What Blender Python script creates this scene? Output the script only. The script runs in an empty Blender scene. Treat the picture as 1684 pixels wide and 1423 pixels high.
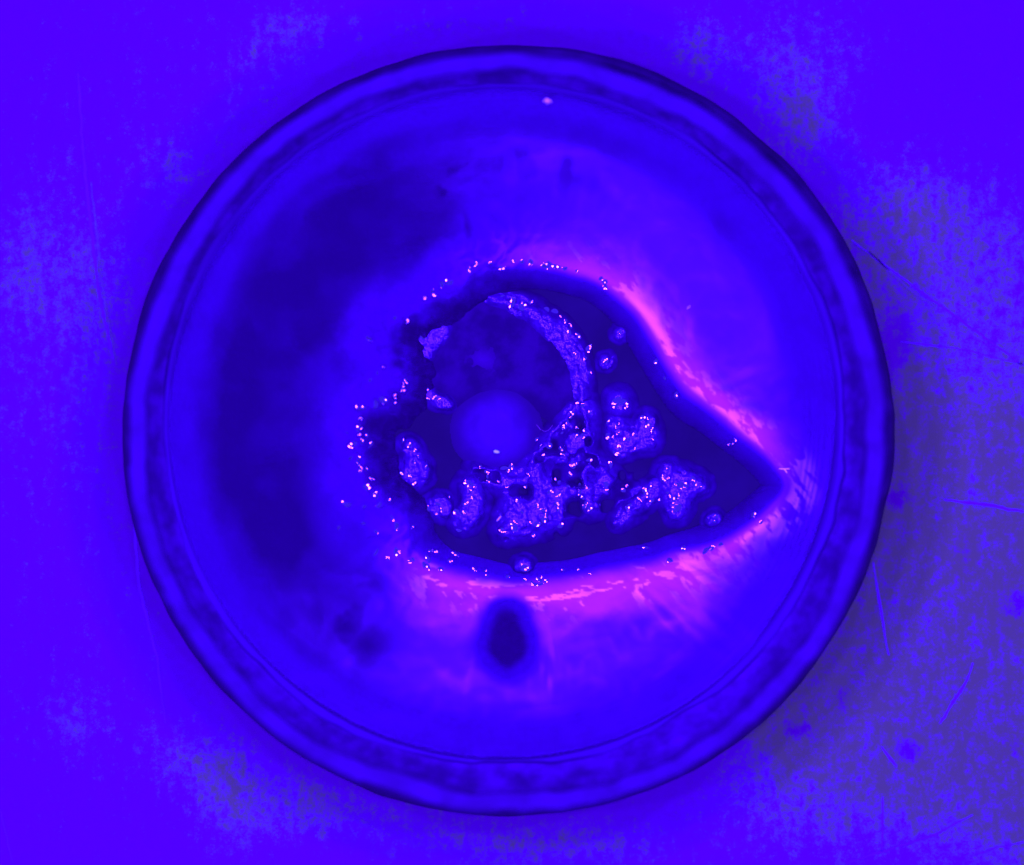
import bpy, math, random
import numpy as np

# ------------------------------------------------------------------ camera, light, exposure
S = 0.0000475            # metres per photograph pixel on the plane of the gel (a 60 mm dish)
CX, CY = 842.0, 711.5    # middle of the photograph
H = 0.30                 # lens above the gel surface
scene = bpy.context.scene
COL = scene.collection

cam = bpy.data.cameras.new('camera')
cam.sensor_fit = 'HORIZONTAL'; cam.sensor_width = 36.0
cam.lens = 36.0 * H / (1684 * S)
cam.clip_start = 0.01; cam.clip_end = 10.0
cam.dof.use_dof = True; cam.dof.focus_distance = H + 0.0021; cam.dof.aperture_fstop = 4.2
cam_o = bpy.data.objects.new('camera', cam); COL.objects.link(cam_o)
cam_o.location = (0, 0, H)
scene.camera = cam_o

LAMP_COL = (0.044, 0.0050, 1.0)           # violet-blue LEDs
world = bpy.data.worlds.new('World'); scene.world = world; world.use_nodes = True
bg = world.node_tree.nodes['Background']
bg.inputs[0].default_value = (0.55, 0.50, 1.0, 1); bg.inputs[1].default_value = 0.10

N_LED, LED_R, LED_H, LED_W = 12, 0.098, 0.150, 1.47
for k in range(N_LED):                    # LED ring light round the lens
    a = 2 * math.pi * (k + 0.35) / N_LED
    l = bpy.data.lights.new('ring_led', 'AREA'); l.shape = 'DISK'; l.size = 0.012
    l.color = LAMP_COL
    l.energy = LED_W * (1.0 - 0.10 * math.cos(a - math.radians(-35)))
    o = bpy.data.objects.new('ring_led', l); COL.objects.link(o)
    p = np.array([LED_R * math.cos(a), LED_R * math.sin(a), LED_H]); o.location = p
    d = -p / np.linalg.norm(p)
    import mathutils
    o.rotation_euler = mathutils.Vector(d).to_track_quat('-Z', 'Y').to_euler()

vs = scene.view_settings
vs.view_transform = 'Standard'; vs.look = 'None'; vs.gamma = 1.0; vs.exposure = 0.0
vs.use_curve_mapping = False
scene.cycles.use_denoising = True
scene.cycles.max_bounces = 6
scene.cycles.sample_clamp_indirect = 4.0

rng = np.random.default_rng(7); random.seed(7)

# ------------------------------------------------------------------ helpers
def P(px, py, zpx=0.0):
    """photograph pixel -> metres, on the level that lies zpx pixels above the gel plane"""
    z = zpx * S; k = (H - z) / H
    return ((px - CX) * S * k, (CY - py) * S * k, z)

def mesh_obj(name, V, F, mat, parent=None, smooth=True, attrs=None):
    me = bpy.data.meshes.new(name)
    V = np.asarray(V, dtype=np.float32)
    if isinstance(F, np.ndarray):
        n, k = F.shape
        me.vertices.add(len(V)); me.vertices.foreach_set('co', V.ravel())
        me.loops.add(n * k); me.loops.foreach_set('vertex_index', F.astype(np.int32).ravel())
        me.polygons.add(n)
        me.polygons.foreach_set('loop_start', np.arange(0, n * k, k, dtype=np.int32))
    else:
        me.from_pydata([tuple(v) for v in V], [], F)
    me.update(calc_edges=True); me.validate()
    me.polygons.foreach_set('use_smooth', np.full(len(me.polygons), smooth))
    for an, av in (attrs or {}).items():
        a = me.attributes.new(an, 'FLOAT', 'POINT'); a.data.foreach_set('value', np.asarray(av, np.float32))
    me.materials.append(mat)
    o = bpy.data.objects.new(name, me); COL.objects.link(o)
    if parent: o.parent = parent
    return o

def tag(o, label=None, cat=None, group=None, kind=None):
    if label: o['label'] = label
    if cat: o['category'] = cat
    if group: o['group'] = group
    if kind: o['kind'] = kind
    return o

def empty(name, loc):
    o = bpy.data.objects.new(name, None); COL.objects.link(o); o.location = loc
    o.empty_display_size = 0.005
    return o

def child(o, root):
    o.parent = root; o.matrix_parent_inverse = mathutils.Matrix.Translation(root.location).inverted()
    return o

_tab = {}
def vnoise(x, y, seed=0):
    """smooth value noise, lattice of 1 unit, -1..1"""
    if seed not in _tab: _tab[seed] = np.random.default_rng(1000 + seed).uniform(-1, 1, (256, 256))
    t = _tab[seed]
    xi = np.floor(x).astype(int); yi = np.floor(y).astype(int)
    fx = x - xi; fy = y - yi
    fx = fx * fx * fx * (fx * (6 * fx - 15) + 10); fy = fy * fy * fy * (fy * (6 * fy - 15) + 10)
    a = t[xi & 255, yi & 255]; b = t[(xi + 1) & 255, yi & 255]
    c = t[xi & 255, (yi + 1) & 255]; d = t[(xi + 1) & 255, (yi + 1) & 255]
    return (a * (1 - fx) + b * fx) * (1 - fy) + (c * (1 - fx) + d * fx) * fy

def fbm(x, y, scale, octs=4, seed=0, gain=0.5):
    s = 0; a = 1; n = 0
    for i in range(octs):
        s = s + a * vnoise(x / scale * 2 ** i + 17.3 * i, y / scale * 2 ** i + 5.1 * i, seed + i); n += a; a *= gain
    return s / n

def worley(x, y, cell, seed=0):
    """domes: 1 in the middle of a cell, 0 at its edge"""
    r = np.random.default_rng(2000 + seed); jx = r.uniform(0.1, 0.9, (64, 64)); jy = r.uniform(0.1, 0.9, (64, 64))
    u = x / cell; v = y / cell; ui = np.floor(u).astype(int); vi = np.floor(v).astype(int)
    best = np.full(np.shape(u), 9.0)
    for di in (-1, 0, 1):
        for dj in (-1, 0, 1):
            a = ui + di; b = vi + dj
            d = (a + jx[a & 63, b & 63] - u) ** 2 + (b + jy[a & 63, b & 63] - v) ** 2
            best = np.minimum(best, d)
    return np.clip(1 - best / 0.55, 0, 1)

def sstep(a, b, x):
    t = np.clip((x - a) / (b - a), 0, 1); return t * t * (3 - 2 * t)

def chaikin(pts, n=2):
    p = np.array(pts, float)
    for _ in range(n):
        q = np.roll(p, -1, 0)
        p = np.stack([0.75 * p + 0.25 * q, 0.25 * p + 0.75 * q], 1).reshape(-1, 2)
    return p

def sdf(poly, x, y):
    """signed distance in pixels, positive outside"""
    d2 = np.full(x.shape, 1e12); inside = np.zeros(x.shape, bool)
    for (ax, ay), (bx, by) in zip(poly, np.roll(poly, -1, 0)):
        ex, ey = bx - ax, by - ay
        t = np.clip(((x - ax) * ex + (y - ay) * ey) / (ex * ex + ey * ey + 1e-12), 0, 1)
        d2 = np.minimum(d2, (x - ax - t * ex) ** 2 + (y - ay - t * ey) ** 2)
        c = ((ay > y) != (by > y)); 
        if ey != 0: inside ^= c & (x < ex * (y - ay) / ey + ax)
    d = np.sqrt(d2); return np.where(inside, -d, d)

def seg_dist(pts, x, y):
    d2 = np.full(x.shape, 1e12)
    for (ax, ay), (bx, by) in zip(pts[:-1], pts[1:]):
        ex, ey = bx - ax, by - ay
        t = np.clip(((x - ax) * ex + (y - ay) * ey) / (ex * ex + ey * ey), 0, 1)
        d2 = np.minimum(d2, (x - ax - t * ex) ** 2 + (y - ay - t * ey) ** 2)
    return np.sqrt(d2)

# ------------------------------------------------------------------ materials
def material(name):
    m = bpy.data.materials.new(name); m.use_nodes = True
    nt = m.node_tree; b = nt.nodes['Principled BSDF']
    return m, nt, b

def N(nt, t, **kw):
    n = nt.nodes.new(t)
    for k, v in kw.items(): setattr(n, k, v)
    return n

def attr_node(nt, name):
    n = N(nt, 'ShaderNodeAttribute'); n.attribute_name = name; return n.outputs['Fac']

DIM = 0.59
def mix(nt, fac, a, b):
    n = N(nt, 'ShaderNodeMix', data_type='RGBA')
    for s, v in ((n.inputs[0], fac), (n.inputs[6], a), (n.inputs[7], b)):
        if isinstance(v, bpy.types.NodeSocket): nt.links.new(v, s)
        elif isinstance(v, tuple): s.default_value = (v[0] * DIM, v[1], v[2] * DIM, 1)
        else: s.default_value = v
    return n.outputs[2]

def mixf(nt, fac, a, b):
    n = N(nt, 'ShaderNodeMix', data_type='FLOAT')
    for s, v in ((n.inputs[0], fac), (n.inputs[2], a), (n.inputs[3], b)):
        if isinstance(v, bpy.types.NodeSocket): nt.links.new(v, s)
        else: s.default_value = v
    return n.outputs[0]

def math_n(nt, op, a, b=0.0, clamp=False):
    n = N(nt, 'ShaderNodeMath', operation=op); n.use_clamp = clamp
    for s, v in ((n.inputs[0], a), (n.inputs[1], b)):
        if isinstance(v, bpy.types.NodeSocket): nt.links.new(v, s)
        else: s.default_value = v
    return n.outputs[0]

def noise(nt, scale, detail=3, rough=0.55, stretch=None):
    tc = N(nt, 'ShaderNodeTexCoord'); out = tc.outputs['Object']
    if stretch:
        mp = N(nt, 'ShaderNodeMapping'); mp.inputs['Scale'].default_value = stretch
        mp.inputs['Rotation'].default_value = (0, 0, 0.1)
        nt.links.new(out, mp.inputs['Vector']); out = mp.outputs[0]
    n = N(nt, 'ShaderNodeTexNoise'); n.inputs['Scale'].default_value = scale
    n.inputs['Detail'].default_value = detail; n.inputs['Roughness'].default_value = rough
    nt.links.new(out, n.inputs['Vector']); return n.outputs['Fac']

def ramp(nt, fac, a, b):
    n = N(nt, 'ShaderNodeMapRange'); n.interpolation_type = 'SMOOTHSTEP'
    n.inputs['From Min'].default_value = a; n.inputs['From Max'].default_value = b
    nt.links.new(fac, n.inputs['Value']); return n.outputs[0]

def bump(nt, b, h, strength, dist):
    n = N(nt, 'ShaderNodeBump'); n.inputs['Strength'].default_value = strength; n.inputs['Distance'].default_value = dist
    nt.links.new(h, n.inputs['Height']); nt.links.new(n.outputs[0], b.inputs['Normal'])

ALB = 0.040
GEL = (ALB * 0.74, 0.0004, ALB)
TIS = (0.034, 0.0004, 0.045)
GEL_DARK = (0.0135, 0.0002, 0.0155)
LIQ = (0.0098, 0.0002, 0.0098)

def sss(b, sc):
    b.inputs['Subsurface Weight'].default_value = 1.0; b.inputs['Subsurface Radius'].default_value = (1, .5, 1)
    b.inputs['Subsurface Scale'].default_value = sc

SKIN = 0.088
def gel_material():
    m, nt, b = material('wet_gel')
    n1 = noise(nt, 420, 4); n2 = noise(nt, 2600, 3)
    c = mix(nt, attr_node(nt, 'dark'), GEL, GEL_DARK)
    c = mix(nt, attr_node(nt, 'lip'), c, (0.040, 0.0004, 0.050))
    c = mix(nt, attr_node(nt, 'soak_or_shade'), c, (0.0142, 0.0002, 0.0145))
    c = mix(nt, math_n(nt, 'MULTIPLY', ramp(nt, n1, 0.45, 0.75), 0.22), c, (0.017, 0.001, 0.018))
    nt.links.new(c, b.inputs['Base Color'])
    b.inputs['Roughness'].default_value = 0.5; b.inputs['Specular IOR Level'].default_value = 0.0
    # clear skin of the gel, and a smoother wet film in scraped patches
    def skin(base, fac, rough, col):
        g = N(nt, 'ShaderNodeBsdfGlossy', distribution='BECKMANN'); g.inputs['Roughness'].default_value = rough
        g.inputs['Color'].default_value = col
        mx = N(nt, 'ShaderNodeMixShader'); nt.links.new(fac, mx.inputs[0]); nt.links.new(base, mx.inputs[1]); nt.links.new(g.outputs[0], mx.inputs[2])
        return mx.outputs[0]
    out = skin(b.outputs[0], mixf(nt, attr_node(nt, 'matt'), SKIN, 0.0), 0.372, (1, 0.3, 1, 1))
    out = skin(out, math_n(nt, 'MULTIPLY', attr_node(nt, 'wet'), 0.085), 0.30, (1, 1, 1, 1))
    nt.links.new(out, nt.nodes['Material Output'].inputs['Surface'])
    sss(b, 0.0007)
    bump(nt, b, n2, 0.10, 0.0001)
    return m

def tissue_material():
    m, nt, b = material('moist_granular_tissue')
    n1 = noise(nt, 900, 3); n2 = noise(nt, 3800, 3)
    c = mix(nt, ramp(nt, n1, 0.35, 0.75), TIS, (0.027, 0.0004, 0.035))
    c = mix(nt, attr_node(nt, 'soak_or_shade'), c, LIQ)
    nt.links.new(c, b.inputs['Base Color'])
    nt.links.new(mixf(nt, attr_node(nt, 'soak_or_shade'), 0.16, 0.14), b.inputs['Roughness'])
    nt.links.new(mixf(nt, ramp(nt, attr_node(nt, 'soak_or_shade'), 0.05, 0.5), 0.25, 0.0), b.inputs['Specular IOR Level'])
    bump(nt, b, n2, 0.45, 0.00010)
    return m

def granule_material():
    m, nt, b = material('wet_granule')
    c = mix(nt, noise(nt, 1.5, 2), TIS, (0.034, 0.001, 0.036))
    nt.links.new(c, b.inputs['Base Color'])
    b.inputs['Roughness'].default_value = 0.06
    b.inputs['Specular IOR Level'].default_value = 1.0
    b.inputs['Coat Weight'].default_value = 1.0; b.inputs['Coat Roughness'].default_value = 0.05; b.inputs['Coat IOR'].default_value = 2.2
    return m

def faded_material(name, col, rough, spec, rim=None, mottle=0.85):
    """thins out into the liquid towards its rim"""
    m, nt, b = material(name)
    c = mix(nt, ramp(nt, noise(nt, 420, 4), 0.35, 0.65), tuple(v * 1.1 for v in col), tuple(v * mottle for v in col))
    nt.links.new(mix(nt, attr_node(nt, 'soak_or_shade'), c, rim or LIQ), b.inputs['Base Color'])
    b.inputs['Roughness'].default_value = rough; b.inputs['Specular IOR Level'].default_value = spec
    return m

def liquid_material():
    m, nt, b = material('dark_liquid')
    c = mix(nt, ramp(nt, noise(nt, 260, 3), 0.35, 0.75), LIQ, (0.0125, 0.001, 0.013))
    nt.links.new(c, b.inputs['Base Color'])
    b.inputs['Roughness'].default_value = 0.08
    b.inputs['Specular IOR Level'].default_value = 0.4
    return m

def plain(name, col, var, rough, scale=500, spec=0.4, bmp=0.05):
    m, nt, b = material(name)
    nt.links.new(mix(nt, ramp(nt, noise(nt, scale, 4), 0.3, 0.75), col, var), b.inputs['Base Color'])
    b.inputs['Roughness'].default_value = rough; b.inputs['Specular IOR Level'].default_value = spec
    bump(nt, b, noise(nt, scale * 5, 3), bmp, 0.0001)
    return m

def table_material():
    m, nt, b = material('worktop_painted_shade')
    grain = noise(nt, 9000, 3, 0.7); mid = noise(nt, 1300, 5, 0.62); streak = noise(nt, 900, 5, 0.6, (1.6, 0.35, 1.0))
    f = math_n(nt, 'ADD', math_n(nt, 'MULTIPLY', mid, 0.75), math_n(nt, 'MULTIPLY', streak, 0.5))
    f = math_n(nt, 'ADD', f, math_n(nt, 'MULTIPLY', grain, 1.25))
    f = math_n(nt, 'ADD', f, attr_node(nt, 'grey_shade'))
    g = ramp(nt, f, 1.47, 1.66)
    c = mix(nt, ramp(nt, math_n(nt, 'ADD', math_n(nt, 'MULTIPLY', mid, 0.6), math_n(nt, 'MULTIPLY', grain, 0.4)), 0.38, 0.70), (0.071, 0.0, 0.064), (0.066, 0.0, 0.050))
    c = mix(nt, attr_node(nt, 'dirt_and_shade'), c, (0.058, 0.0, 0.038))
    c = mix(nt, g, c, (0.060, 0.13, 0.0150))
    nt.links.new(c, b.inputs['Base Color'])
    b.inputs['Roughness'].default_value = 0.7; b.inputs['Specular IOR Level'].default_value = 0.01
    bump(nt, b, grain, 0.1, 0.0001)
    return m

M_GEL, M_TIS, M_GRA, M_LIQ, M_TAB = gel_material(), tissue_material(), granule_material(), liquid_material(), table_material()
M_RIM = plain('clear_plastic_rim', (0.031, 0.0004, 0.036), (0.020, 0.0004, 0.022), 0.5, 420, 0.04)
M_BAND = plain('milky_plastic', (0.030, 0.0004, 0.038), (0.027, 0.0004, 0.034), 0.5, 400, 0.03)
M_EDGE = plain('dark_plastic_edge', (0.012, 0.0003, 0.012), (0.028, 0.0003, 0.028), 0.5, 520, 0.05)  # darker, blotchy plastic for the outer edge
M_GAP = plain('plastic_floor', (0.014, 0.001, 0.015), (0.026, 0.001, 0.026), 0.6, 350, 0.1)
M_GAP_SHADE = plain('painted_gap_shade', (0.020, 0.0003, 0.022), (0.044, 0.0003, 0.050), 0.6, 520, 0.02)
M_BEAD = faded_material('smooth_gel_bead', (0.032, 0.001, 0.040), 0.6, 0.05)
M_MEM = faded_material('sunken_membrane', (0.0165, 0.0003, 0.0175), 0.7, 0.02, None, 0.62)
M_LINT = plain('pale_lint', (0.9, 0.7, 0.5), (0.8, 0.6, 0.45), 0.7, 3000, 0.3)
M_HAIR = plain('fine_hair', (0.20, 0.08, 0.08), (0.15, 0.06, 0.06), 0.6, 3000, 0.2)
M_BLUE = plain('pale_blue_paper', (0.4, 1.0, 0.4), (0.4, 1.0, 0.4), 0.8, 3000, 0.1)

# levels, in photograph pixels above the gel plane
Z_RIM, Z_TABLE, Z_LIQ = 70.0, -84.0, -50.0

# ------------------------------------------------------------------ worktop
def build_table():
    nx, ny = 320, 280
    xs = np.linspace(-900, 2600, nx); ys = np.linspace(-900, 2330, ny)
    X, Y = np.meshgrid(xs, ys)
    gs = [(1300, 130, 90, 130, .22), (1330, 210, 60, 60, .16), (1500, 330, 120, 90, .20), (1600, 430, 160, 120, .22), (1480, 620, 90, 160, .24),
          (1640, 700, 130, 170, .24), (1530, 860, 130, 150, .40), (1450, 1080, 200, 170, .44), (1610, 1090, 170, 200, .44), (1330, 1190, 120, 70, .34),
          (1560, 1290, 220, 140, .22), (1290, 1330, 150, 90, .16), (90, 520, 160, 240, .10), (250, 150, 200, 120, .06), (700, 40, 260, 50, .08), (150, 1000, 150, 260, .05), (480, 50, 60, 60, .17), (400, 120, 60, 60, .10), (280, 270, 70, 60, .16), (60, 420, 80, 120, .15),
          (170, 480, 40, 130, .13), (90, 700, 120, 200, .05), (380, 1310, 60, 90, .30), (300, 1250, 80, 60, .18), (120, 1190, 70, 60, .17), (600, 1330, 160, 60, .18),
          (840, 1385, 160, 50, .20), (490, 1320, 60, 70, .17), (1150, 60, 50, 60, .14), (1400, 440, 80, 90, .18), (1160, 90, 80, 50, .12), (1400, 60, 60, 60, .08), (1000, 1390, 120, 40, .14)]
    t = np.zeros(X.shape) - 0.02  # grey patches: shade on the table painted into its colour, heaviest lower right
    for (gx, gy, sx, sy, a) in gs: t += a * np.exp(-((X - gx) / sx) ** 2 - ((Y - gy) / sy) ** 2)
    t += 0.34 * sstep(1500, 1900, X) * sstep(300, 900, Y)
    holes = [(1495, 1235, 28, 24, 1), (1387, 1150, 14, 22, 1), (1318, 1200, 35, 16, .9), (1585, 910, 20, 40, .8), (1670, 1000, 40, 40, .9), (1670, 1230, 26, 22, .7), (1480, 820, 26, 20, .8), (1475, 560, 22, 60, .4)]
    dirt_and_shade = np.zeros(X.shape)
    for (gx, gy, sx, sy, a) in holes:
        g = np.exp(-((X - gx) / sx) ** 2 - ((Y - gy) / sy) ** 2); dirt_and_shade += a * g; t -= 0.5 * a * g
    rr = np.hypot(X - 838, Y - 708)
    dirt_and_shade += 0.55 * (1 - sstep(632, 740, rr))  # contact shadow round the dish, painted into the worktop colour
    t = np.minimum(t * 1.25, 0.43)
    k = (H - Z_TABLE * S) / H
    V = np.stack([(X - CX) * S * k, (CY - Y) * S * k, np.full(X.shape, Z_TABLE * S)], -1).reshape(-1, 3)
    idx = np.arange(nx * ny).reshape(ny, nx)
    F = np.stack([idx[:-1, :-1], idx[1:, :-1], idx[1:, 1:], idx[:-1, 1:]], -1).reshape(-1, 4)
    o = mesh_obj('tabletop', V, F, M_TAB, attrs={'grey_shade': t.ravel(), 'dirt_and_shade': np.clip(dirt_and_shade, 0, 1).ravel()})
    return tag(o, 'violet-lit worktop with painted greyish shade and fine scratches', None, None, 'structure')
table = build_table()

M_SCR = plain('scratch', (0.07, 0.0, 0.07), (0.06, 0.0, 0.05), 0.6, 3000, 0.1)
M_SCRD = plain('dull_scratch', (0.055, 0.02, 0.030), (0.05, 0.10, 0.025), 0.6, 3000, 0.1)
def strip(name, pts, w, mat, parent, z=Z_TABLE + 1.2):
    p = np.array(pts, float)
    q = [p[0]]
    for a, b in zip(p[:-1], p[1:]):
        n = max(2, int(np.hypot(*(b - a)) / 12))
        for i in range(1, n + 1): q.append(a + (b - a) * i / n)
    q = np.array(q); q[1:-1] += rng.normal(0, 0.6, q[1:-1].shape)
    t = np.gradient(q, axis=0); t /= np.linalg.norm(t, axis=1)[:, None] + 1e-9
    nrm = np.stack([-t[:, 1], t[:, 0]], 1)
    ww = w * (0.5 + 0.5 * np.sin(np.linspace(0.25, math.pi - 0.25, len(q))))[:, None] * rng.uniform(.6, 1.1, (len(q), 1))
    L = q + nrm * ww / 2; R = q - nrm * ww / 2
    V = [P(x, y, z) for x, y in L] + [P(x, y, z) for x, y in R]
    n = len(q); F = [(i, i + 1, n + i + 1, n + i) for i in range(n - 1)]
    return mesh_obj(name, V, F, mat, parent)
for pts, w, mt in [([(1436, 925), (1448, 1000), (1462, 1078)], 5, M_SCR), ([(1552, 822), (1620, 830), (1684, 842)], 6, M_SCR),
                   ([(1400, 395), (1480, 455), (1570, 520), (1684, 602)], 5, M_SCR), ([(1480, 562), (1580, 574), (1684, 600)], 4, M_SCR),
                   ([(1390, 1420), (1452, 1400), (1540, 1372), (1600, 1340)], 5, M_SCR), ([(1590, 1410), (1640, 1395), (1684, 1385)], 4, M_SCR),
                   ([(128, 120), (140, 290), (162, 480), (186, 590)], 7, M_SCR), ([(215, 770), (228, 960), (258, 1080), (272, 1190)], 5, M_SCR),
                   ([(150, 300), (170, 480), (192, 600)], 3, M_SCRD),
                   ([(1425, 410), (1500, 480), (1540, 505)], 4, M_SCRD), ([(1545, 1190), (1590, 1120), (1600, 1090)], 5, M_SCR),
                   ([(1450, 1228), (1475, 1262)], 5, M_SCR), ([(1452, 1310), (1450, 1400)], 5, M_SCR), ([(0, 1330), (14, 1390), (22, 1423)], 4, M_SCR)]:
    strip('scratch', pts, w, mt, table)

# ------------------------------------------------------------------ the two nested dishes
def lathe(name, cx, cy, prof, mat, parent, wob=(0, 0), nseg=360, seed=0, fine=0.0):
    """prof: list of (r_px, z_px, wobble weight) ; radii are read on the level they stand on"""
    th = np.linspace(0, 2 * math.pi, nseg, endpoint=False)
    w = wob[0] * sum(vnoise(np.cos(th) * f * 3 + seed, np.sin(th) * f * 3 + 9, seed + i) / (1 + i * .7) for i, f in enumerate((1.3, 3.1, 7.0)))
    wz = wob[1] * vnoise(np.cos(th) * 6 + 31, np.sin(th) * 6 + seed, seed + 5)
    V = []
    for (r, z, k) in prof:
        R = r + w * k; zz = z + wz * k
        kk = (H - zz * S) / H
        V.append(np.stack([(cx + R * np.cos(th) - CX) * S * kk, (CY - (cy - R * np.sin(th))) * S * kk, zz * S + np.zeros(nseg)], -1))
    V = np.concatenate(V); n = len(prof); F = []
    i = np.arange(nseg); j = (i + 1) % nseg
    F = np.concatenate([np.stack([a * nseg + i, a * nseg + j, (a + 1) * nseg + j, (a + 1) * nseg + i], -1) for a in range(n - 1)])
    return child(mesh_obj(name, V, F, mat), parent)

def disc(name, cx, cy, r, z, mat, parent, nseg=180):
    th = np.linspace(0, 2 * math.pi, nseg, endpoint=False)
    V = [P(cx, cy, z)] + [P(cx + r * math.cos(a), cy - r * math.sin(a), z) for a in th]
    F = [(0, 1 + i, 1 + (i + 1) % nseg) for i in range(nseg)]
    return child(mesh_obj(name, V, F, mat), parent)

outer = tag(empty('outer_dish', P(836, 708, Z_TABLE)), 'wide outer round plastic dish with dark edge standing on the scratched worktop', 'dish')
lathe('rim', 834, 713, [(598, -75, .4), (595, 20, .8), (593, 70, 1), (595, 76, 1), (600, 78, .8), (619, 78, .6), (625, 74, .5), (628, 50, .5)], M_RIM, outer, (7, 4), seed=3)
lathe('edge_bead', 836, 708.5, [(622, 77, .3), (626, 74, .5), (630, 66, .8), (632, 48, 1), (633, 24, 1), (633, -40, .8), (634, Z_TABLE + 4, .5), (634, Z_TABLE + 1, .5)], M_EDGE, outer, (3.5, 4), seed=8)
lathe('floor', 834, 712, [(0.5, -77, 0), (300, -77, 0), (612, -77, 0)], M_GAP, outer)

lathe('gap_shade_ring', 830, 700, [(548, 2, 0), (566, 12, .5), (574, 18, .8), (584, 28, 1), (594, 34, 1), (614, 38, 0)], M_GAP_SHADE, outer, (5, 9), seed=40)  # added ring closing the gap; its dull colour stands in for shade there
inner = tag(empty('inner_dish', P(828, 695, -70)), 'smaller round plastic dish nested inside the wider one and holding the gel', 'dish')
prof = [(566, -71, .3), (567, -40, .7), (567, 6, 1), (564, 12, .9), (559, 14, .5)]
prof += [(554, 12, .2), (549, 7.2, 0), (545, 2, 0), (545, -50, 0)]
band = lathe('wall', 828, 696, prof, M_BAND, inner, (6, 3), seed=21)
lathe('floor', 828, 696, [(0.5, -70, 0), (300, -70, 0), (566, -70, 0)], M_GAP, inner)

# ------------------------------------------------------------------ gel with its torn hollow
HOLLOW = chaikin([(790, 458), (830, 449), (880, 451), (925, 460), (965, 468), (1000, 488), (1030, 520), (1055, 560), (1080, 600), (1103, 640), (1130, 668), (1165, 695),
                  (1205, 725), (1240, 753), (1272, 785), (1280, 800), (1264, 818), (1240, 838), (1215, 860), (1180, 875), (1120, 887), (1060, 894), (1000, 908), (950, 922), (900, 930),
                  (850, 932), (810, 922), (770, 912), (735, 905), (705, 892), (690, 862), (672, 835), (645, 812), (625, 785), (612, 755), (614, 728), (606, 700), (612, 686), (640, 672), (668, 655), (680, 632),
                  (668, 606), (662, 584), (656, 566), (648, 556), (652, 546), (664, 536), (690, 518), (735, 500), (762, 478)], 2)
PIT = chaikin([(822, 1004), (850, 1004), (858, 1030), (868, 1058), (862, 1080), (840, 1104), (815, 1090), (800, 1068), (806, 1045), (814, 1020)], 2)
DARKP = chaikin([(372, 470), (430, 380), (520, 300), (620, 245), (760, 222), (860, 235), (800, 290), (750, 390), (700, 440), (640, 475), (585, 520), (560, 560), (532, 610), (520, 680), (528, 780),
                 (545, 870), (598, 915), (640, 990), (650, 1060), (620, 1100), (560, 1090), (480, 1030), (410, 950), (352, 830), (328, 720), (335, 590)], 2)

def hdist(x, y):
    return sdf(HOLLOW, x, y) + 6 * fbm(x, y, 90, 2, 11) + (1 - smooth_side(x, y)) * 11 * fbm(x, y, 30, 3, 15)

def smooth_side(x, y):
    """1 on the smooth clean-cut sides of the hollow, 0 on the crumbly left side"""
    a = np.arctan2(-(y - 735), x - 830)      # 0 = right, up positive
    w_top = sstep(2.05, 1.15, a); w_bot = sstep(-2.75, -1.95, a)
    return np.where(a > 0, w_top, w_bot)

PIT_C = (834, 1052)
def gel_height(x, y, full=False):
    d = hdist(x, y); w = smooth_side(x, y)
    a = np.arctan2(-(y - 720), x - 900)
    bot = sstep(-0.35, -1.1, a) * (a < 0)
    # width of the rolled edge: narrow to the right, wide below
    L = 60 + 55 * bot + 10 * fbm(x, y, 150, 2, 31)
    A = 31 + 15 * bot
    dp = np.maximum(d, 0)
    z = -w * ((1 - bot) * A * np.exp(-dp / L) + bot * (17 * np.exp(-dp / 45) + 54 * np.exp(-dp / (185 + 34 * fbm(x, y, 110, 3, 33))) - 22))
    # crumbly side: a raised lumpy lip
    lump = 0.6 * worley(x + 6 * vnoise(x / 20, y / 20, 70), y, 30, 2) + 0.4 * worley(x, y, 17, 5)
    z = z - (1 - w) * 20 * np.exp(-dp / 22)
    lip = (1 - w) * np.exp(-((dp - 22) / 48) ** 2)
    z = z + lip * (4 + 6.5 * lump + 5 * fbm(x, y, 55, 3, 41))
    # the walls drop into the hollow
    dn = np.maximum(-d, 0)
    z = z - (dn * 0.55 + 0.012 * dn ** 2) * (dn < 60) - (dn >= 60) * (33 + 43 + 0 * dn)
    # soft unevenness of the whole sheet
    z = z + 2.2 * fbm(x, y, 120, 3, 51) * sstep(0, 60, dp) + 0.22 * fbm(x, y, 22, 3, 55)
    # radial drag marks on the lower and upper flats
    ang = np.arctan2(y - 760, x - 860)
    z = z + (0.12 + 0.12 * bot) * vnoise(ang * 30, np.hypot(x - 860, y - 760) / 160, 61) * sstep(15, 60, dp) * (1 - sstep(200, 330, dp)) * w ** 3
    # hole below the hollow
    dpit = sdf(PIT, x, y) + 2.5 * fbm(x, y, 25, 2, 66)
    z = z - 10 * (1 - sstep(-30, 22, dpit))
    # fine crease running up from the hollow
    cr = seg_dist([(752, 285), (760, 330), (770, 370), (774, 420)], x, y)
    z = z - 0.5 * np.exp(-(cr / 11) ** 2)
    z = np.maximum(z, -66)
    # meets the sloping ring
    rr = np.hypot(x - 828, y - 696)
    z = z + 8 * np.clip((rr - 470) / 82, 0, 1) ** 1.4 + 0.12 * np.sin(rr * 0.62 + 2.0 * np.sin(rr * 0.11)) * sstep(480, 505, rr)
    return (z, d, w, dpit, bot, lump) if full else z

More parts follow.
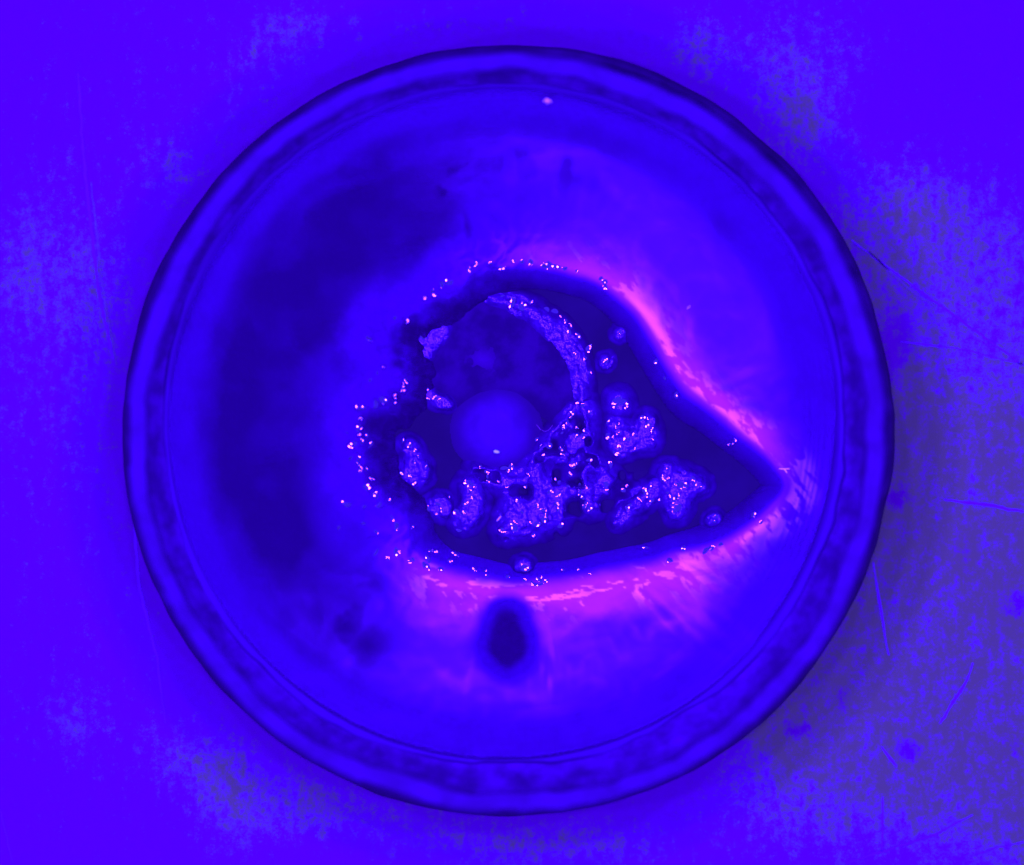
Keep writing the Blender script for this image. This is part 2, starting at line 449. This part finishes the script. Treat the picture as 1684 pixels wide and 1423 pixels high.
def build_gel():
    st = 2.0
    xs = np.arange(828 - 552, 828 + 554, st); ys = np.arange(696 - 552, 696 + 554, st)
    X, Y = np.meshgrid(xs, ys)
    z, d, w, dpit, bot, lump = gel_height(X, Y, True)
    RR = np.hypot(X - 828, Y - 696); keep = RR < 552
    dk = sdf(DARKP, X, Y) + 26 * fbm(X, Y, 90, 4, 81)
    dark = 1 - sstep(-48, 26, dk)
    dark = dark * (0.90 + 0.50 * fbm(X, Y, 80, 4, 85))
    crk = seg_dist([(752, 285), (757, 330), (768, 370), (772, 410)], X, Y); dark = np.maximum(dark, 0.9 * np.exp(-(crk / 7) ** 2) * sstep(265, 310, Y) * (0.7 + 0.5 * fbm(X, Y, 30, 2, 89)))
    angs = np.arctan2(Y - 760, X - 860)
    top = np.exp(-((Y - 270) / 75) ** 2) * sstep(1160, 920, X)
    dark = np.maximum(dark, top * np.clip(0.56 + 0.22 * vnoise(angs * 26, RR / 140, 62) + 0.6 * fbm(X, Y, 60, 3, 63), 0, 0.8))
    # a few faint sunken stains
    for (gx, gy, s, a) in [(1182, 376, 24, .55), (880, 245, 60, .5), (985, 258, 50, .42), (1060, 310, 40, .25), (840, 1190, 40, .15), (560, 590, 30, .5), (605, 1060, 58, .95), (520, 1000, 85, .9), (610, 960, 45, .8), (430, 900, 80, .6), (460, 380, 80, .7), (600, 300, 70, .6), (760, 250, 60, .6), (540, 1040, 70, .8), (365, 700, 60, .8), (380, 560, 60, .8), (390, 830, 60, .8), (765, 350, 14, .35), (640, 420, 60, .3), (690, 380, 40, .35), (1080, 300, 60, .15)]:
        dark = np.maximum(dark, a * np.exp(-((X - gx) ** 2 + (Y - gy) ** 2) / s ** 2))
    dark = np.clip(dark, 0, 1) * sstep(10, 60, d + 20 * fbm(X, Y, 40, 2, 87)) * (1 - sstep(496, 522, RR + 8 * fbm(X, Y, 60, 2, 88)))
    soak_or_shade = 1 - sstep(-34, 15, d - 13 * (1 - w) + (5 + 20 * (1 - w)) * fbm(X, Y, 24, 3, 12))
    soak_or_shade = np.maximum(soak_or_shade, 1 - sstep(-9, 10, dpit))  # shade of the pit put into the gel colour, over a shallow dip
    # thin wet scraped film along the clean-cut edges
    u = d; zone_r = sstep(18, 28, u) * (1 - sstep(44, 80, u)) * w * (1 - bot)
    zone_b = sstep(28, 40, u) * (1 - sstep(75, 112, u)) * bot * w
    c, s_ = math.cos(0.9), math.sin(0.9)
    q = fbm((X * c + Y * s_), (Y * c - X * s_) * 2.6, 34, 4, 91, .62)
    q2 = fbm(X * 0.55, Y * 1.9, 26, 4, 95, .62)
    big = fbm(X, Y, 90, 2, 97)
    wet = zone_r * sstep(-0.10, 0.10, q + 0.5 * big) + zone_b * sstep(0.04, 0.14, np.where(u < 62, q2, q) * 1.2 + 0.35 * big)
    wet = wet * sstep(24, 36, dpit) * sstep(.7, .95, w) * (1 - 0.8 * np.exp(-((X - 1300) ** 2 + (Y - 790) ** 2) / 65 ** 2))
    matt = np.maximum.reduce([(1 - w) ** 0.4, dark, 1 - sstep(14, 40, dpit), 0.95 * sstep(395 + 30 * bot, 505, RR), 1 - sstep(4 + 12 * bot, 30 + 20 * bot, d)])
    lipm = (1 - w) * sstep(4, 18, d) * (1 - sstep(48, 92, d + 22 * fbm(X, Y, 50, 3, 99))) * (0.75 + 0.5 * lump)
    n = X.size; idx = -np.ones(X.shape, int); idx[keep] = np.arange(keep.sum())
    q4 = np.stack([idx[:-1, :-1], idx[1:, :-1], idx[1:, 1:], idx[:-1, 1:]], -1).reshape(-1, 4)
    F = q4[(q4 >= 0).all(1)]
    k = (H - z * S) / H
    V = np.stack([(X - CX) * S * k, (CY - Y) * S * k, z * S], -1)[keep]
    g = lambda a: np.clip(a, 0, 1)[keep]
    o = mesh_obj('gel_sheet', V, F, M_GEL, attrs={'dark': g(dark), 'soak_or_shade': g(soak_or_shade), 'wet': g(wet), 'matt': g(matt), 'lip': g(lipm)})
    return tag(o, 'smooth blue gel filling the inner dish, torn open into a pointed dark hollow', 'gel')
gel = build_gel()

# dark liquid standing in the hollow
def grid_patch(name, x0, x1, y0, y1, st, fn, mat):
    xs = np.arange(x0, x1, st); ys = np.arange(y0, y1, st); X, Y = np.meshgrid(xs, ys)
    z, keep, attrs = fn(X, Y)
    idx = -np.ones(X.shape, int); idx[keep] = np.arange(keep.sum())
    q4 = np.stack([idx[:-1, :-1], idx[1:, :-1], idx[1:, 1:], idx[:-1, 1:]], -1).reshape(-1, 4)
    F = q4[(q4 >= 0).all(1)]; k = (H - z * S) / H
    V = np.stack([(X - CX) * S * k, (CY - Y) * S * k, z * S], -1)[keep]
    return mesh_obj(name, V, F, mat, attrs={a: np.clip(v, 0, 1)[keep] for a, v in attrs.items()})

def liq(X, Y):
    d = sdf(HOLLOW, X, Y)
    return Z_LIQ + 0.25 * fbm(X, Y, 60, 2, 120), d < 6, {}
tag(grid_patch('liquid_pool', 580, 1300, 430, 950, 4, liq, M_LIQ), 'dark glossy liquid lying in the bottom of the pointed hollow', 'liquid')

# ------------------------------------------------------------------ what lies in the hollow
GR = None
def granule_mesh():
    """a smooth drop-like cap, about 1 unit in radius"""
    V = [(0, 0, 0.085)]; F = []; n = 12; rings = [(0.25, .080), (0.5, .064), (.75, .037), (1, 0), (1, 0), (1, -.4)]
    for j, (r, z) in enumerate(rings):
        for i in range(n):
            a = 2 * math.pi * i / n; V.append((r * math.cos(a), r * math.sin(a), z))
    F = [(0, 1 + i, 1 + (i + 1) % n) for i in range(n)]
    for j in (0, 1, 2, 4):                # the skirt (ring 4 down) keeps its own vertices: a crisp rim
        for i in range(n):
            a = 1 + j * n; b = a + n
            F.append((a + i, b + i, b + (i + 1) % n, a + (i + 1) % n))
    me = bpy.data.meshes.new('granule'); me.from_pydata(V, [], F); me.update()
    me.polygons.foreach_set('use_smooth', np.full(len(me.polygons), True)); me.materials.append(M_GRA)
    return me
GR = granule_mesh()

def add_granules(parent, pts, hfun):
    for p in pts:
        x, y, r = p[:3]; r = (r * 0.7 if r < 11 else r * 0.5 + 1.3)
        z = float(hfun(np.array([[float(x)]]), np.array([[float(y)]]))[0, 0])
        o = bpy.data.objects.new('granule', GR); COL.objects.link(o)
        o.location = P(x, y, z); o.scale = (r * S * random.uniform(.8, 1.4), r * S * random.uniform(.6, 1.0), r * S * random.uniform(.8, 1.15))
        az, tl = random.uniform(0, 6.28), random.gauss(.23, .06)
        o.rotation_euler = (tl * math.cos(az), tl * math.sin(az), random.uniform(0, 6.28))
        o.parent = parent

def mound(name, label, cat, polys, hgt, round_px, granules=(), group=None, mat=None, base=Z_LIQ, bumpy=1.0, seed=0, holes=(), soakw=18, gaps=False):
    hgt = hgt * 0.5; round_px = round_px * 1.25
    polys = [chaikin(p, 2) for p in polys]; holes = [chaikin(h, 2) for h in holes]
    allp = np.concatenate(polys); x0, y0 = allp.min(0) - 24; x1, y1 = allp.max(0) + 24
    def hf(X, Y, full=False):
        d = np.min([sdf(p, X, Y) for p in polys], 0)
        for h in holes: d = np.maximum(d, -sdf(h, X, Y))
        d = d - 9 + 3.5 * fbm(X, Y, 18, 3, 200 + seed) * min(1, bumpy)
        if gaps: d = np.maximum(d, 46 * (fbm(X, Y, 27, 2, 240 + seed) - 0.36))
        t = np.clip(-d / round_px, -0.6, 1)
        z = base + 0.6 + hgt * np.where(t > -0.25, sstep(-0.25, 1.0, t), 0.9 * (t + 0.25))
        wl = 0.6 * worley(X + 4 * vnoise(X / 9, Y / 9, 3), Y, 15, seed + 1) + 0.45 * worley(X, Y, 8.5, seed + 2)
        tt = sstep(0, 0.5, t)
        z = z + bumpy * tt * (4.5 * wl + 8 * fbm(X, Y, 34, 3, 210 + seed))
        return (z, d) if full else z
    def fn(X, Y):
        z, d = hf(X, Y, True)
        soak_or_shade = sstep(-soakw * 0.85, 11, d + 4 * fbm(X, Y, 14, 2, 230 + seed))
        return z, d < 12, {'soak_or_shade': soak_or_shade}
    o = grid_patch(name, x0, x1, y0, y1, 1.5, fn, mat or M_TIS)
    tag(o, label, cat, group)
    add_granules(o, granules, hf)
    return o

# sunken membrane and the ridge along it
MEMB = [(700, 520), (760, 490), (830, 492), (900, 515), (945, 555), (962, 610), (955, 660), (930, 690), (890, 660), (840, 645), (780, 660), (720, 650), (690, 610), (680, 560)]
mound('sunken_membrane', 'dim smooth sunken membrane under the curved bright ridge in the hollow', 'membrane', [MEMB], 9, 60, bumpy=0.25, mat=M_MEM, seed=4, soakw=40)

def ribbon(pts, w):
    p = np.array(pts, float); t = np.gradient(p, axis=0); t /= np.linalg.norm(t, axis=1)[:, None]
    n = np.stack([-t[:, 1], t[:, 0]], 1); w = np.array(w)[:, None]
    return np.concatenate([p + n * w / 2, (p - n * w / 2)[::-1]]).tolist()

G = 'glossy tissue lumps in the hollow'
mound('tissue_ridge', 'long curved glistening tissue ridge arching along the sunken membrane', 'tissue',
      [ribbon([(792, 486), (830, 494), (870, 510), (905, 535), (932, 565), (948, 600), (955, 640), (962, 672)], [6, 14, 24, 30, 32, 26, 18, 12])], 22, 24,
      [(826, 488, 6), (872, 498, 8), (898, 510, 8), (912, 514, 9), (921, 520, 6), (930, 530, 7), (938, 536, 6), (950, 552, 9), (967, 575, 10), (961, 590, 7), (970, 612, 5), (842, 498, 10), (860, 505, 11), (935, 548, 12), (945, 580, 12)], seed=5)
mound('tissue_patch', 'faint rounded tissue patch on the crumbly edge beside the membrane', 'tissue',
      [[(690, 545), (715, 525), (738, 530), (742, 552), (720, 575), (705, 596), (684, 592), (676, 568)]], 12, 26, [(682, 548, 9), (696, 552, 9), (722, 531, 9), (752, 514, 7)], seed=6, soakw=30)
M_FAINT = faded_material('faint_membrane_spot', (0.027, 0.0003, 0.029), 0.7, 0.02, (0.0155, 0.0003, 0.0165))
mound('tissue_speck', 'very faint small raised spot in the middle of the dim membrane', 'tissue', [[(780, 588), (795, 582), (808, 590), (800, 602), (784, 600)]], 7, 20, bumpy=0, mat=M_FAINT, seed=7, base=Z_LIQ + 4.6, soakw=24)
# round bead
def bead(X, Y):
    r = np.hypot(X - 816, Y - 707) + 2 * fbm(X, Y, 40, 2, 300)
    t = r / 68
    z = Z_LIQ + 0.8 + 25 * (1 - sstep(0.3, 1.1, t)) 
    return z, t < 1.14, {'soak_or_shade': sstep(.58, 1.12, t)}
tag(grid_patch('gel_bead', 720, 912, 610, 804, 1.5, bead, M_BEAD), 'plain round smooth blue bead among the crumbly lumps', 'bead')

mound('tissue_lump', 'two-lobed glistening lump standing alone beside the crumbly wall', 'tissue',
      [[(660, 730), (672, 722), (686, 730), (690, 748), (704, 762), (706, 782), (692, 802), (672, 802), (658, 782), (660, 760), (668, 748), (658, 740)]], 30, 16,
      [(673, 732, 8), (664, 726, 6), (681, 741, 6), (681, 792, 10), (662, 779, 7), (671, 780, 7), (700, 768, 7), (682, 760, 5), (687, 752, 4), (676, 785, 6)], G, seed=8)
mound('tissue_lump', 'small round glistening crumb beside the hooked lump', 'tissue',
      [[(704, 822), (722, 816), (742, 826), (740, 846), (722, 852), (706, 842)]], 24, 16, [(723, 828, 8), (718, 845, 6), (706, 836, 6), (738, 818, 5), (726, 839, 5)], G, seed=9)
mound('tissue_lump', 'hooked worm-like lump with glints along its crest', 'tissue',
      [ribbon([(764, 786), (774, 800), (778, 820), (774, 840), (760, 856), (748, 862)], [30, 36, 38, 42, 42, 30])], 34, 17,
      [(771, 795, 10), (773, 807, 6), (775, 819, 8), (767, 829, 8), (752, 845, 9), (762, 843, 7), (756, 871, 8), (779, 801, 5)], G, seed=10)
GC = [(790, 768, 5), (801, 775, 7), (803, 784, 6), (804, 793, 6), (830, 772, 11), (841, 771, 9), (836, 776, 6), (786, 783, 5), (870, 780, 6), (864, 799, 5), (835, 801, 5), (820, 793, 5),
      (883, 724, 7), (890, 735, 6), (903, 733, 8), (895, 750, 6), (925, 742, 7), (927, 748, 6), (922, 737, 6), (942, 765, 12), (949, 761, 6), (968, 759, 10), (1002, 766, 9), (951, 664, 7), (942, 679, 8), (939, 685, 8),
      (932, 693, 7), (928, 703, 6), (924, 711, 5), (967, 677, 9), (958, 718, 9), (963, 711, 7), (947, 702, 6), (948, 717, 6), (958, 667, 5),
      (913, 791, 6), (920, 794, 6), (934, 801, 6), (953, 800, 7), (965, 802, 6), (953, 810, 6), (960, 818, 7), (965, 828, 7), (971, 834, 10), (963, 834, 6), (996, 797, 10), (998, 806, 6), (1027, 806, 8), (1031, 799, 5),
      (917, 816, 9), (905, 810, 6), (884, 830, 8), (895, 840, 8), (897, 848, 7), (895, 853, 9), (916, 830, 7), (918, 838, 8), (920, 863, 10), (874, 860, 6), (885, 861, 9), (877, 878, 7), (845, 867, 13), (826, 873, 11), (848, 859, 6), (888, 838, 5), (860, 842, 6), (850, 825, 6), (938, 780, 6)]
mound('tissue_lump', 'large lobed glistening mass spread beside the round bead', 'tissue',
      [[(772, 762), (800, 772), (850, 776), (880, 745), (900, 715), (925, 695), (942, 660), (965, 652), (978, 668), (974, 720), (966, 748), (1000, 758), (1014, 782), (1030, 795), (1062, 790), (1050, 812),
        (1020, 822), (990, 836), (970, 850), (950, 838), (932, 848), (925, 866), (900, 872), (870, 884), (826, 886), (814, 872), (824, 840), (836, 812), (800, 800), (780, 788)]], 36, 24, GC, G, seed=11, gaps=True,
      holes=[[(893, 758), (908, 752), (918, 764), (914, 778), (898, 780)], [(962, 776), (975, 772), (984, 784), (970, 792)], [(846, 806), (862, 802), (868, 812), (852, 816)]])
mound('tissue_lump', 'forked pale lump next to the lone round drop', 'tissue',
      [[(1000, 686), (1020, 682), (1032, 700), (1046, 706), (1050, 684), (1068, 680), (1080, 700), (1082, 730), (1066, 742), (1044, 740), (1024, 752), (1008, 746), (1000, 718)]], 26, 18,
      [(1002, 694, 8), (1014, 701, 6), (1017, 698, 5), (1018, 712, 7), (1000, 718, 7), (1009, 718, 5), (1031, 724, 9), (1041, 716, 6), (1019, 735, 7), (1014, 745, 8), (1056, 688, 7), (1065, 690, 7), (1066, 700, 8), (1071, 707, 7), (1074, 723, 6), (1044, 737, 5)], G, seed=12)
mound('tissue_lump', 'star-shaped glistening lump pointing into the narrow tip of the hollow', 'tissue',
      [[(1080, 772), (1098, 758), (1118, 768), (1145, 778), (1166, 792), (1160, 808), (1136, 816), (1132, 838), (1122, 856), (1106, 856), (1096, 840), (1090, 822), (1078, 806)]], 34, 18,
      [(1098, 772, 7), (1091, 787, 11), (1099, 787, 6), (1120, 798, 9), (1127, 798, 9), (1113, 797, 6), (1145, 798, 9), (1140, 788, 6), (1153, 799, 6), (1104, 816, 7), (1110, 822, 7), (1117, 815, 7), (1112, 835, 13), (1098, 809, 5), (1083, 795, 5), (1108, 829, 6)], G, seed=13)
mound('tissue_lump', 'slanting tongue-shaped lump reaching from the star-shaped lump to the open liquid', 'tissue',
      [[(1060, 800), (1076, 786), (1090, 796), (1092, 816), (1076, 826), (1060, 838), (1040, 852), (1018, 866), (1006, 860), (1016, 846), (1034, 830), (1046, 816)]], 30, 16,
      [(1036, 835, 12), (1064, 812, 10), (1062, 805, 8), (1070, 803, 7), (1050, 820, 7), (1054, 824, 6), (1072, 822, 9), (1083, 821, 6), (1047, 806, 5), (1040, 798, 5)], G, seed=14)
mound('tissue_drop', 'lone round drop with a bright glint, clear of the other lumps', 'tissue',
      [[(1000, 660), (1006, 644), (1024, 642), (1036, 654), (1036, 672), (1024, 684), (1006, 680)]], 34, 18, [(1016, 662, 16), (1013, 665, 9), (1018, 657, 9), (1014, 659, 7), (1026, 662, 8), (1028, 668, 6)], None, seed=15, bumpy=.4)
mound('tissue_crumb', 'tiny crumb lying beside the star-shaped lump near the hollow tip', 'tissue', [[(1164, 852), (1176, 842), (1186, 852), (1178, 864), (1166, 864)]], 14, 12, [(1177, 850, 6), (1174, 857, 6)], seed=16, soakw=18)
mound('tissue_crumb', 'tiny crumb in the open liquid outside the curved ridge', 'tissue', [[(988, 590), (998, 586), (1004, 596), (996, 604), (988, 600)]], 12, 10, [(996, 593, 9)], seed=17, soakw=16)
mound('tissue_crumb', 'faintest tiny crumb in the open liquid close to the clean-cut wall', 'tissue', [[(1010, 546), (1020, 540), (1026, 548), (1018, 556)]], 9, 10, [(1019, 547, 6)], seed=18, soakw=16)
mound('tissue_crumb', 'low curved crumb between the membrane and the deepest dark liquid', 'tissue', [[(694, 640), (706, 640), (716, 652), (736, 658), (742, 668), (722, 668), (704, 660)]], 16, 12, [(701, 641, 7), (714, 654, 7), (705, 656, 5), (724, 656, 5)], seed=19, soakw=18)
mound('tissue_crumb', 'small crumb at the foot of the wall nearest the dark oval pit', 'tissue', [[(848, 928), (860, 918), (874, 924), (872, 938), (852, 940)]], 22, 12, [(859, 931, 6), (864, 935, 9)], seed=20)

# wet granules on the crumbly lip and along the clean-cut edges of the gel
edge = [(632, 655, 14), (616, 665, 11), (593, 670, 11), (592, 688, 6), (587, 703, 11), (590, 715, 5), (594, 725, 8), (602, 718, 7), (580, 732, 10), (577, 754, 5), (589, 754, 7), (587, 761, 7), (591, 770, 5), (609, 731, 7),
        (601, 803, 9), (616, 816, 10), (622, 830, 8), (601, 773, 6), (610, 787, 6), (592, 776, 5), (640, 823, 5), (678, 866, 6), (650, 908, 10), (655, 908, 6), (674, 925, 6), (678, 921, 6), (696, 930, 8), (703, 934, 8), (724, 938, 9),
        (706, 907, 6), (718, 909, 7), (748, 913, 7), (740, 924, 6), (780, 938, 6), (798, 940, 6), (649, 651, 6), (660, 642, 6), (664, 634, 5), (667, 627, 6), (649, 661, 6), (650, 524, 6), (668, 527, 6),
        (610, 558, 6), (603, 556, 5), (700, 490, 6), (714, 484, 8), (725, 468, 8), (738, 463, 10), (711, 478, 5), (727, 469, 6), (770, 446, 9), (783, 435, 6), (806, 432, 6), (825, 440, 7), (844, 429, 7), (857, 429, 7), (872, 429, 8),
        (895, 434, 9), (901, 436, 9), (907, 435, 10), (914, 436, 9), (920, 438, 7), (929, 440, 7), (950, 446, 5), (993, 462, 10), (996, 470, 8), (989, 457, 6), (1081, 595, 8), (1114, 650, 9), (1094, 622, 5),
        (1210, 724, 5), (1062, 902, 7), (1126, 902, 8), (1102, 924, 8), (1166, 904, 11), (1172, 901, 11), (1161, 907, 8), (1185, 897, 6), (1240, 848, 8), (1252, 860, 6), (900, 956, 7), (886, 955, 9), (890, 954, 7), (881, 963, 8), (876, 960, 6), (950, 937, 5), (925, 938, 5), (863, 955, 6),
        (800, 948, 6), (835, 950, 5), (970, 945, 5), (890, 962, 6), (1200, 730, 5), (1206, 729, 5)]
vesicles = [(568, 822, 14), (572, 828, 12), (597, 830, 15), (598, 856, 15), (563, 868, 14), (640, 851, 14), (622, 872, 14), (648, 866, 12), (615, 905, 14), (634, 920, 14), (566, 745, 12), (566, 712, 13), (560, 808, 10), (640, 640, 13), (628, 612, 14), (610, 630, 14), (700, 920, 13)]
add_granules(gel, edge, lambda x, y: np.maximum(gel_height(x, y), Z_LIQ) )
add_granules(gel, vesicles, lambda x, y: gel_height(x, y) - 1.5)

# ------------------------------------------------------------------ lint
def fibre(name, label, strokes, r, mat, z_of, cat='lint'):
    V = []; F = []
    for pts in strokes:
        p = np.array(pts, float); q = [p[0]]
        for a, b in zip(p[:-1], p[1:]):
            n = max(2, int(np.hypot(*(b - a)) / 3))
            q += [a + (b - a) * i / n for i in range(1, n + 1)]
        q = np.array(q); t = np.gradient(q, axis=0); t /= np.linalg.norm(t, axis=1)[:, None]
        for i, (c, tt) in enumerate(zip(q, t)):
            zc = z_of(c[0], c[1]) + r * .9
            rr_ = r * (0.55 if i in (0, len(q) - 1) else random.uniform(.8, 1.15))
            for k in range(6):
                a = k * math.pi / 3
                V.append(P(c[0] - tt[1] * rr_ * math.cos(a), c[1] + tt[0] * rr_ * math.cos(a), zc + rr_ * math.sin(a)))
        base = len(V) - 6 * len(q)
        for i in range(len(q) - 1):
            for k in range(6):
                F.append((base + i * 6 + k, base + i * 6 + (k + 1) % 6, base + (i + 1) * 6 + (k + 1) % 6, base + (i + 1) * 6 + k))
        F.append(tuple(base + k for k in range(6))[::-1]); F.append(tuple(base + (len(q) - 1) * 6 + k for k in range(6)))
    return tag(mesh_obj(name, V, F, mat), label, cat)
gz = lambda x, y: float(gel_height(np.array([[float(x)]]), np.array([[float(y)]]))[0, 0])
fibre('lint_fibre', 'T-shaped pale fibre lying beside the pointed tip of the hollow', [[(1281, 771), (1290, 771.5), (1299, 771)], [(1289, 771), (1292, 774), (1294, 778)]], 0.9, M_LINT, gz)
fibre('lint_fibre', 'short straight pale fibre on the clear gel outside the clean-cut wall', [[(1130, 508), (1135, 503)]], 0.8, M_LINT, gz)
fibre('lint_speck', 'small ragged pale speck on the turned ring of the inner dish', [[(894, 167), (900, 164), (907, 168)], [(898, 162), (901, 167), (900, 171)]], 1.3, M_LINT, lambda x, y: 22)
fibre('lint_fibre', 'short pale fibre lying on the large lobed mass', [[(817, 857), (824, 849)]], 1.0, M_LINT, lambda x, y: Z_LIQ + 30)
fibre('lint_fibre', 'thin pale hair curved between the round bead and the lobed mass', [[(882, 698), (888, 706), (896, 710), (903, 707), (909, 699)]], 0.30, M_HAIR, lambda x, y: Z_LIQ + 20)
fibre('paper_speck', 'tiny pale blue oblong speck on the round smooth bead', [[(812, 742), (816, 743), (821, 744)]], 2.6, M_BLUE, lambda x, y: Z_LIQ + 22, 'speck')
